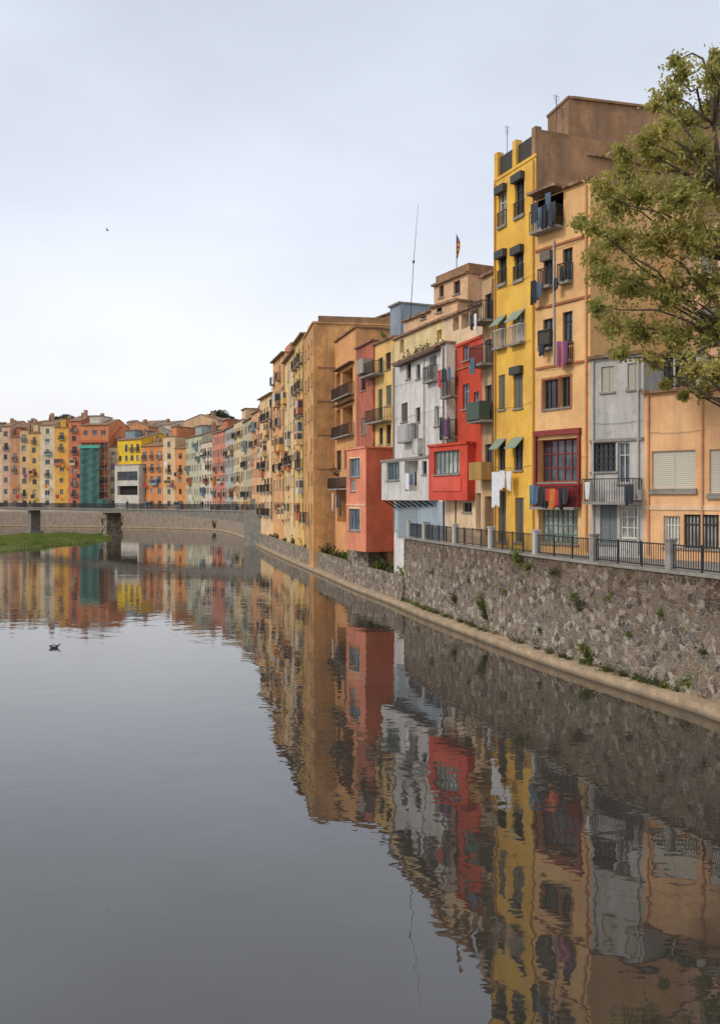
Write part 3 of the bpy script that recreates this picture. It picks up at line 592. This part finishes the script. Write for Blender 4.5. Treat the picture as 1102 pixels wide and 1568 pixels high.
# ================================================================= RAILING
g=Geo('promenade_railing'); path=offset(near,1.12)
L=[0]
for a,b in zip(path,path[1:]): L.append(L[-1]+math.dist(a,b))
def at(s):
    for i in range(len(path)-1):
        if s<=L[i+1]: 
            f_=(s-L[i])/(L[i+1]-L[i]); return Vector((path[i][0]*(1-f_)+path[i+1][0]*f_,path[i][1]*(1-f_)+path[i+1][1]*f_))
    return Vector(path[-1])
def s_of(px):
    best=min(((abs((at(s).x/max(1,at(s).y))*FO+CX-px),s) for s in np.arange(L[-1]*.4,L[-1],.1))); return best[1]
posts=[s_of(p) for p in (1027,908,820,752,697,650,618)]; sp=posts[1]-posts[0]; posts=[posts[0]-sp*k for k in (5,4,3,2,1)]+posts
zr=4.84; PST=paint('post_white',(.5,.48,.44))
def obox(g,part,mat,c,t,hw,hd,z0,z1):
    nn=Vector((t.y,-t.x)); q=[c-t*hw-nn*hd,c+t*hw-nn*hd,c+t*hw+nn*hd,c-t*hw+nn*hd]; g.hexa(part,mat,[(*p,z0) for p in q]+[(*p,z1) for p in q])
for i,s in enumerate(posts):
    c=at(s); t=(at(s+.2)-at(s-.2)).normalized(); m_=CONG if i<7 else PST
    obox(g,'posts',m_,c,t,.15,.15,zr,zr+1.12); obox(g,'post_caps',m_,c,t,.19,.19,zr+1.12,zr+1.19)
for s0,s1 in zip(posts,posts[1:]):
    a,b=s0+.17,s1-.17; k_n=int((b-a)/.13)
    for k in range(k_n+1):
        s=a+(b-a)*k/k_n; c=at(s); t=(at(s+.1)-at(s-.1)).normalized(); obox(g,'bars',IRON,c,t,.011,.011,zr+.1,zr+.93)
    mth=max(1,int((b-a)/1.2))
    for k in range(mth):
        p=at(a+(b-a)*k/mth); q=at(a+(b-a)*(k+1)/mth); t=(q-p).normalized(); c=(p+q)/2
        for z in (zr+.08,zr+.93): obox(g,'rails',IRON,c,t,(q-p).length/2,.03,z,z+.05)
        if k: obox(g,'standards',IRON,p,t,.03,.03,zr,zr+1.02)
g.build()
# ================================================================= BRIDGE
g=Geo('footbridge'); BA=Vector(pt(-150,236)); BB=Vector(pt(402,142)); BT=(BB-BA).normalized(); LB=(BB-BA).length; BN=Vector((BT.y,-BT.x)); W2=2.0; BC=concrete((.27,.25,.21),False)
def bs_of(px):
    bb=(px-CX)/FO; return (bb*BA.y-BA.x)/(BT.x-bb*BT.y)
sa=[bs_of(p) for p in (-120,53,172)]+[LB+1]
def soff(s):
    for a,b in zip(sa,sa[1:]):
        if a<=s<=b:
            if b==sa[-1]: x=(s-a)/(b-a); return 4.95-1.6*x**2.2-.3*(1-x)**4
            x=(s-a)/(b-a)*2-1; return 5.02-.2*abs(x)**3
    return 4.3
K=80
for i in range(K):
    s0,s1=LB*i/K,LB*(i+1)/K
    p=[BA+BT*s0-BN*W2,BA+BT*s1-BN*W2,BA+BT*s1+BN*W2,BA+BT*s0+BN*W2]; z0,z1=soff(s0),soff(s1)
    g.hexa('deck',BC,[(*p[0],z0),(*p[1],z1),(*p[2],z1),(*p[3],z0)]+[(*q,5.35) for q in p])
    for sg in (-1,1):
        c=BA+BT*((s0+s1)/2)+BN*(W2*sg); obox(g,'parapet_edge',CONG,c,BT,(s1-s0)/2,.14,5.353,5.5)
        for k in range(5): obox(g,'rail_posts',IRON,BA+BT*(s0+(s1-s0)*k/5)+BN*(W2*sg),BT,.03,.03,5.5,6.45)
        for z in (5.8,6.1,6.42): obox(g,'rails',IRON,c,BT,(s1-s0)/2,.03,z,z+.06)
for k,s in enumerate(sa[:3]):
    c=BA+BT*s; obox(g,'pier',BC if k<2 else RUB,c,BT,.6,1.1 if k<2 else 1.6,-1.2,4.85); obox(g,'pier_foot',CONG,c,BT,1.0,1.6,-1.2,.4)
obox(g,'abutment',BC,BB+BT*.8,BT,2.0,2.8,-1,5.5)
g.build()
# ================================================================= VEGETATION
def leaves(g,part,mat,C,size,rng):
    cnt=len(C); V,Fc,_=g.get(part,mat); b=len(V)
    a=rng.normal(size=(cnt,3)); a/=np.linalg.norm(a,axis=1)[:,None]; q=rng.normal(size=(cnt,3)); q-=a*(a*q).sum(1)[:,None]; q/=np.linalg.norm(q,axis=1)[:,None]
    s=(size*rng.uniform(.6,1.3,cnt))[:,None]
    P=np.stack([C-a*s,C+q*s*.5,C+a*s,C-q*s*.5],1).reshape(-1,3); V.extend(map(tuple,P.tolist())); Fc.extend([(b+4*i,b+4*i+1,b+4*i+2,b+4*i+3) for i in range(cnt)])
rng=np.random.default_rng(3)
g=Geo('river_tree'); TD=34.3; tx,ty=pt(1140,TD)
def W3(px,py,d): x,y=pt(px,d); return Vector((x,y,zz(py,d)))
trunk=[W3(1150,890,TD),W3(1146,760,TD),W3(1138,640,TD),W3(1134,520,TD+.2),W3(1118,400,TD),W3(1104,290,TD-.2),W3(1092,190,TD),W3(1086,110,TD)]
g.tube('trunk',BARK,trunk,[.34,.28,.25,.21,.16,.12,.07,.03],9)
cl_=[(1042,118,22),(1034,96,10),(1028,150,26),(1092,120,26),(1098,90,14),(1092,165,34),(1045,190,26),(1003,162,12),(1015,200,22),(985,222,22),(955,238,16),(955,266,26),(1012,245,34),(1062,238,38),
(924,294,20),(948,312,30),(988,302,36),(1040,304,42),(1095,288,42),(890,342,13),(912,352,24),(945,368,34),(1000,372,40),(1060,368,44),(1112,370,42),(910,398,18),(928,424,28),(970,442,36),(1030,448,40),(1088,440,42),
(914,472,16),(936,502,25),(980,510,32),(1035,518,36),(1095,508,40),(948,540,14),(1000,552,20),(1058,566,24),(1098,574,30),(1046,604,8),(1076,600,12),(1020,590,8),
(1150,200,40),(1150,300,50),(1170,400,55),(1200,330,45),(1210,450,50),(1150,500,45),(1230,520,40),(1180,250,45),(1150,140,28)]
for (px,py,r) in cl_:
    d=TD+rng.uniform(-2.4,2.6); c=W3(px,py,d); R=r/FO*d*1.12
    tz=c.z-abs(c.x-tx)*.35+(.8 if py>470 else -.8); k=min(range(1,len(trunk)),key=lambda i:abs(trunk[i].z-tz)); s0=trunk[k]
    mid=s0.lerp(c,.5)+Vector((rng.uniform(-.5,.5),rng.uniform(-.5,.5),rng.uniform(.1,.9)))
    pts=[s0]+[((1-t)**2*s0+2*t*(1-t)*mid+t*t*c)+Vector(rng.normal(size=3)*.12) for t in (.2,.4,.6,.8,1)]
    g.tube('limbs',BARK,pts,[.08,.065,.05,.038,.028,.015],5)
    L_=[]; nt_=int(16+R*R*46)
    for q in range(nt_):
        v=rng.normal(size=3); v/=np.linalg.norm(v); v[2]=v[2]*.9+.15; rr=R*rng.uniform(.45,1.35); e_=np.array(c)+v*rr; s_=np.array(c)+v*rr*.15*rng.random()
        if q%3==0: g.tube('twigs',BARK,[tuple(s_),tuple((s_+e_)/2+rng.normal(size=3)*.06),tuple(e_)],[.018,.011,.005],3)
        t=rng.uniform(.2,1.08,15)[:,None]; L_.append(s_+(e_-s_)*t+rng.normal(size=(15,3))*.085)
    leaves(g,'leaves',LEAF_T,np.concatenate(L_),.10,rng)
g.build()
def plant(name,x,y,z,r,hgt,n,mat=LEAF_B,size=.09,hang=0):
    g=Geo(name); C=[]
    for s in range(max(3,int(n/12))):
        a=rng.uniform(0,6.28); rr=r*rng.uniform(.2,1); e=np.array([x+math.cos(a)*rr,y+math.sin(a)*rr,z+hgt*rng.uniform(.3,1)-hang*rng.random()]); b=np.array([x,y,z])
        if s<25: g.tube('stems',BARK,[tuple(b),tuple((b+e)/2+np.array([0,0,.05])),tuple(e)],.012,3)
        C.append(b+(e-b)*rng.uniform(.2,1.05,(12,1))+rng.normal(size=(12,3))*.08)
    leaves(g,'leaves',mat,np.concatenate(C),size,rng); g.build()
wallface=offset(near,.74)
def wallpt(px):
    best=None
    for i in range(len(wallface)-1):
        for t in np.linspace(0,1,12):
            x=wallface[i][0]*(1-t)+wallface[i+1][0]*t; y=wallface[i][1]*(1-t)+wallface[i+1][1]*t
            if y<5: continue
            e=abs(x/y*FO+CX-px)
            if best is None or e<best[0]: best=(e,x,y)
    return best[1],best[2]
for px,py,r,hg,cn_ in ((695,915,.4,.9,150),(738,928,.45,1.3,260),(743,938,.3,.7,120),(885,925,.35,.7,140),(878,905,.25,.5,70),(792,855,.5,1.0,240),(808,860,.3,.6,90),(900,1003,.5,.9,220),(890,985,.3,.6,80),(845,870,.3,.5,70),(640,905,.25,.5,60),(1052,1035,.3,.4,60),(770,900,.2,.4,40),(960,960,.2,.3,40),(1010,930,.15,.3,30),(660,870,.2,.4,50),(715,880,.2,.3,40),(930,905,.2,.35,40),(1075,985,.2,.3,40),(825,955,.2,.3,40)):
    x,y=wallpt(px); plant('wall_plant',x,y,zz(py,y)-.3,r,hg,cn_,LEAF_B if px%2 else LEAF_G,.08,.3)
lp=offset(near,.62)
for i in range(80):
    k=rng.uniform(.35,1)*(len(lp)-1); j=min(int(k),len(lp)-2); t=k-j; x=lp[j][0]*(1-t)+lp[j+1][0]*t; y=lp[j][1]*(1-t)+lp[j+1][1]*t
    if y<20: continue
    plant('ledge_weeds',x,y,.38,rng.uniform(.15,.45),rng.uniform(.08,.3),int(rng.uniform(30,90)),LEAF_B if rng.random()<.6 else LEAF_G,.05)
lp=offset(low[:nb+1],1.5)
for i in range(44):
    k=rng.uniform(0,1)*(len(lp)-1); j=min(int(k),len(lp)-2); t=k-j; x=lp[j][0]*(1-t)+lp[j+1][0]*t; y=lp[j][1]*(1-t)+lp[j+1][1]*t
    plant('bank_shrub',x,y,1.7,rng.uniform(.4,1.1),rng.uniform(.6,1.4),int(rng.uniform(120,300)),LEAF_B if rng.random()<.5 else LEAF_G,.13,.3)
for px,d,r,hg in ((330,204,1.3,2.4),(183,222,1.6,3.),(160,224,1.2,2),(215,223,1.2,1.5)): plant('bank_shrub',*pt(px,d),.4,r,hg,400,LEAF_B,.22)
for i in range(6): px=620+i*10; x,y=pt(px,interp({603:67,683:58.6},px)); plant('roof_terrace_plant',x,y,17.4,.5,1.0,110,LEAF_B,.1)
x,y=pt(588,73.5); plant('roof_terrace_plant',x,y,20.9,.5,.7,90,LEAF_G,.1); x,y=pt(516,88.5); plant('roof_terrace_plant',x,y,zz(730,88),.8,1.3,200,LEAF_B,.1)
# grassy island
g=Geo('grass_island'); V=[];Fc=[]; cx,cy=-58,150
ring=40
def gh(rr,a): return .75*(1-rr**2)+.0
for k in range(9):
    rr=k/8
    for a in range(ring):
        an=2*math.pi*a/ring; jx=1+.1*math.sin(an*3)+.06*math.sin(an*7+1); V.append((cx+12.5*rr*jx*math.cos(an),cy+32*rr*jx*math.sin(an),gh(rr,an)-.06+.08*rng.random()*(rr<1)))
for k in range(8):
    for a in range(ring): b=(a+1)%ring; Fc.append((k*ring+a,k*ring+b,(k+1)*ring+b,(k+1)*ring+a))
gm=paint('grass_ground',(.16,.17,.06),.9,0,.4); vv,ff,_=g.get('mound',gm); vv.extend(V); ff.extend(Fc)
v2,f2_,_=g.get('blades',LEAF_G)
for i in range(26000):
    a=rng.uniform(0,6.283); rr=math.sqrt(rng.random()); jx=1+.1*math.sin(a*3)+.06*math.sin(a*7+1); x=cx+12.4*rr*jx*math.cos(a); y=cy+31.6*rr*jx*math.sin(a); z=gh(rr,a)-.05
    hh=rng.uniform(.15,.45)*(1+1.3*max(0,math.sin(x*.7+2)*math.sin(y*.35))); an=rng.uniform(0,3.14); dx,dy=.05*math.cos(an),.05*math.sin(an); q=len(v2)
    v2+= [(x-dx,y-dy,z),(x+dx,y+dy,z),(x+rng.normal()*.15,y+rng.normal()*.15,z+hh)]; f2_.append((q,q+1,q+2))
g.build_single()
# wooded hill
V=[];Fc=[]; nx,ny=120,14
for j in range(ny):
    for i in range(nx):
        px=-400+i*9; d=620+j*25; t=math.sin(math.pi*j/(ny-1)); hgt=(42+9*math.exp(-((px-100)/22)**2)+13*math.exp(-((px-333)/18)**2)+3*math.sin(px*.05)+rng.uniform(-2,2))*t+4
        x,y=pt(px,d); V.append((x,y,hgt))
for j in range(ny-1):
    for i in range(nx-1): k=j*nx+i; Fc.append((k,k+1,k+nx+1,k+nx))
meshobj('wooded_hill',V,Fc,paint('hill_green',(.06,.08,.04),.95,0,.5),None,True)
g=Geo('hilltop_trees'); C=[]
for px,py,r in ((90,643,12),(104,642,15),(119,648,10),(76,650,9),(322,638,10),(336,634,15),(350,640,10),(262,650,7),(40,652,7)):
    c=W3(px,py,500); g.tube('trunks',BARK,[(c.x,c.y,c.z-16),tuple(c)],.8,5)
    v=rng.normal(size=(800,3)); v/=np.linalg.norm(v,axis=1)[:,None]; C.append(np.array(c)-np.array([0,0,1.5])+v*(rng.random((800,1))**.4)*np.array([r*.40,r*.40,r*.28])*1.0)
leaves(g,'crowns',leafm((.04,.06,.03),(.08,.1,.05),(.05,.07,.03)),np.concatenate(C),.9,rng); g.build()
# ================================================================= PEOPLE, DUCK, BIRD
def skin(name,verts,edges,rads,mat,parent,root=0,sub=1):
    me=bpy.data.meshes.new(name); me.from_pydata([tuple(v) for v in verts],edges,[]); o=bpy.data.objects.new(name,me); sc.collection.objects.link(o); o.parent=parent
    md=o.modifiers.new('skin','SKIN'); sv=me.skin_vertices[0].data
    for i,r in enumerate(rads): sv[i].radius=(r,r) if not isinstance(r,tuple) else r
    sv[root].use_root=True
    if sub: s=o.modifiers.new('sub','SUBSURF'); s.levels=s.render_levels=sub
    me.materials.append(mat); return o
SKIN=paint('skin',(.45,.27,.19))
def person(px,shirt,trouser,face):
    s=bs_of(px); p=BA+BT*s+BN*(W2-.6); root=empty('pedestrian')
    V=[(0,0,.95),(.0,0,1.2),(0,0,1.42),(-.19,0,1.42),(-.25,.04,1.14),(-.22,-.10,.90),(.19,0,1.42),(.25,-.04,1.14),(.22,.12,.90)]
    skin('torso_and_arms',V,[(0,1),(1,2),(2,3),(3,4),(4,5),(2,6),(6,7),(7,8)],[(.15,.1),(.14,.1),(.13,.09),.07,.05,.035,.07,.05,.035],shirt,root)
    V=[(0,0,.95),(-.09,0,.9),(-.1,-.08,.5),(-.1,.06,.08),(-.1,-.08,.05),(.09,0,.9),(.1,.1,.5),(.1,.22,.08),(.1,.08,.05)]
    skin('legs',V,[(0,1),(1,2),(2,3),(3,4),(0,5),(5,6),(6,7),(7,8)],[(.14,.1),.09,.06,.045,.04,.09,.06,.045,.04],trouser,root)
    V=[(0,0,1.42),(0,0,1.52),(0,-.01,1.62),(0,-.01,1.72),(0,-.1,1.62)]
    skin('head',V,[(0,1),(1,2),(2,3),(2,4)],[.05,.05,(.08,.1),(.06,.08),.015],SKIN,root)
    skin('hair',[(0,.03,1.6),(0,.02,1.7),(0,.0,1.76)],[(0,1),(1,2)],[(.085,.08),(.09,.1),(.06,.07)],FR_B,root)
    for sx,sy in ((-.22,-.10),(.22,.12)):
        V=[(sx,sy,.90),(sx,sy-.01,.82)]; E=[(0,1)]; R=[.028,.03]
        for k in range(4):
            b=len(V); V+=[(sx,sy-.03+.02*k,.77),(sx*.97,sy-.035+.02*k,.73+.004*abs(k-1))]; E+=[(1,b),(b,b+1)]; R+=[.009,.008]
        b=len(V); V+=[(sx,sy-.05,.82),(sx*.97,sy-.065,.79)]; E+=[(0,b),(b,b+1)]; R+=[.01,.009]
        skin('hand',V,E,R,SKIN,root,0,0)
    root.location=(p.x,p.y,5.353); root.rotation_euler[2]=face
C_D=paint('coat_dark',(.03,.03,.04)); C_B=paint('jeans',(.05,.07,.12)); C_R=paint('coat_red',(.3,.05,.05))
for px,sh,tr,fc in ((56,C_D,C_B,1.0),(236,C_R,C_D,.9),(241,C_D,C_B,1.1),(205,C_B,C_D,4.0),(320,C_D,C_D,.9)): person(px,sh,tr,fc)
root=empty('duck'); dk=paint('duck_brown',(.07,.06,.05)); dw=paint('duck_pale',(.4,.38,.34))
skin('body',[(0,0,.05),(.16,0,.06),(-.16,0,.07),(-.27,0,.13)],[(0,1),(0,2),(2,3)],[(.09,.11),(.06,.08),(.07,.09),(.02,.03)],dk,root,0,2)
skin('neck_and_head',[(.15,0,.06),(.21,0,.13),(.22,0,.19),(.26,0,.2)],[(0,1),(1,2),(2,3)],[.05,.03,.04,.035],dk,root,0,2)
skin('bill',[(.27,0,.195),(.34,0,.18)],[(0,1)],[(.018,.02),(.008,.018)],paint('bill',(.4,.25,.03)),root)
skin('wing_patch',[(.08,-.085,.09),(-.12,-.08,.1)],[(0,1)],[(.03,.04),(.02,.03)],dw,root)
skin('wing_patch',[(.08,.085,.09),(-.12,.08,.1)],[(0,1)],[(.03,.04),(.02,.03)],dw,root)
dx,dy=wl(84,992); root.location=(dx,dy,0); root.rotation_euler[2]=.2
x,y=pt(165,90); z=zz(353,90)
g=Geo('flying_bird'); g.tube('body',C_D,[(x-.16,y,z),(x,y,z+.01),(x+.14,y,z)],[.01,.05,.015],6)
for sg in (-1,1): g.face('wing',C_D,[(x+.06,y,z+.02),(x-.06,y,z+.02),(x-.12,y+sg*.22,z+.14),(x-.16,y+sg*.42,z+.05),(x+.02,y+sg*.24,z+.15)])
g.build()
# ================================================================= SKY + LIGHT
wd_=bpy.data.worlds.new('World'); sc.world=wd_; wd_.use_nodes=True; nt=wd_.node_tree; bg=nt.nodes['Background']; bg.inputs[1].default_value=.13
sky=N(nt,'ShaderNodeTexSky',sky_type='NISHITA'); sky.sun_disc=False; sky.dust_density=3
tc=N(nt,'ShaderNodeTexCoord'); sx=N(nt,'ShaderNodeSeparateXYZ'); nt.links.new(tc.outputs['Generated'],sx.inputs[0])
cr=ramp(nt,sx.outputs[2],[(0,(.88,.88,.89)),(.12,(.84,.85,.88)),(.28,(.68,.725,.81)),(.5,(.60,.65,.75)),(1,(.80,.80,.82))])
mp=N(nt,'ShaderNodeMapping'); nt.links.new(tc.outputs['Generated'],mp.inputs[0]); mp.inputs['Scale'].default_value=(1,1,2.4)
cn=ramp(nt,noise(nt,mp.outputs[0],1.8,4,.52),[(.3,.86),(.7,1.13)])
cc=mixc(nt,1.0,cr,cn,'MULTIPLY'); cs=N(nt,'ShaderNodeVectorMath',operation='SCALE'); nt.links.new(cc,cs.inputs[0]); cs.inputs['Scale'].default_value=9.1
nt.links.new(mixc(nt,.92,sky.outputs[0],cs.outputs[0]),bg.inputs[0])
sl=bpy.data.lights.new('sun','SUN'); sl.energy=1.5; sl.angle=math.radians(12); sl.color=(1,.92,.82); so=bpy.data.objects.new('sun',sl); sc.collection.objects.link(so)
az=math.radians(240); el=math.radians(36); dv=Vector((math.sin(az)*math.cos(el),math.cos(az)*math.cos(el),math.sin(el))); so.rotation_euler=(-dv).to_track_quat('-Z','Y').to_euler()
sky.sun_rotation=az; sky.sun_elevation=el
cam=bpy.data.cameras.new('camera'); co=bpy.data.objects.new('camera',cam); sc.collection.objects.link(co); co.location=(0,0,CAM_H); co.rotation_euler=(math.pi/2,0,0)
cam.sensor_fit='VERTICAL'; cam.sensor_height=36; cam.sensor_width=36; cam.lens=FO/1568*36; cam.shift_y=-(784-HZ)/1568; cam.clip_end=8000; sc.camera=co
sc.view_settings.view_transform='Standard'; sc.view_settings.look='None'; sc.view_settings.exposure=0
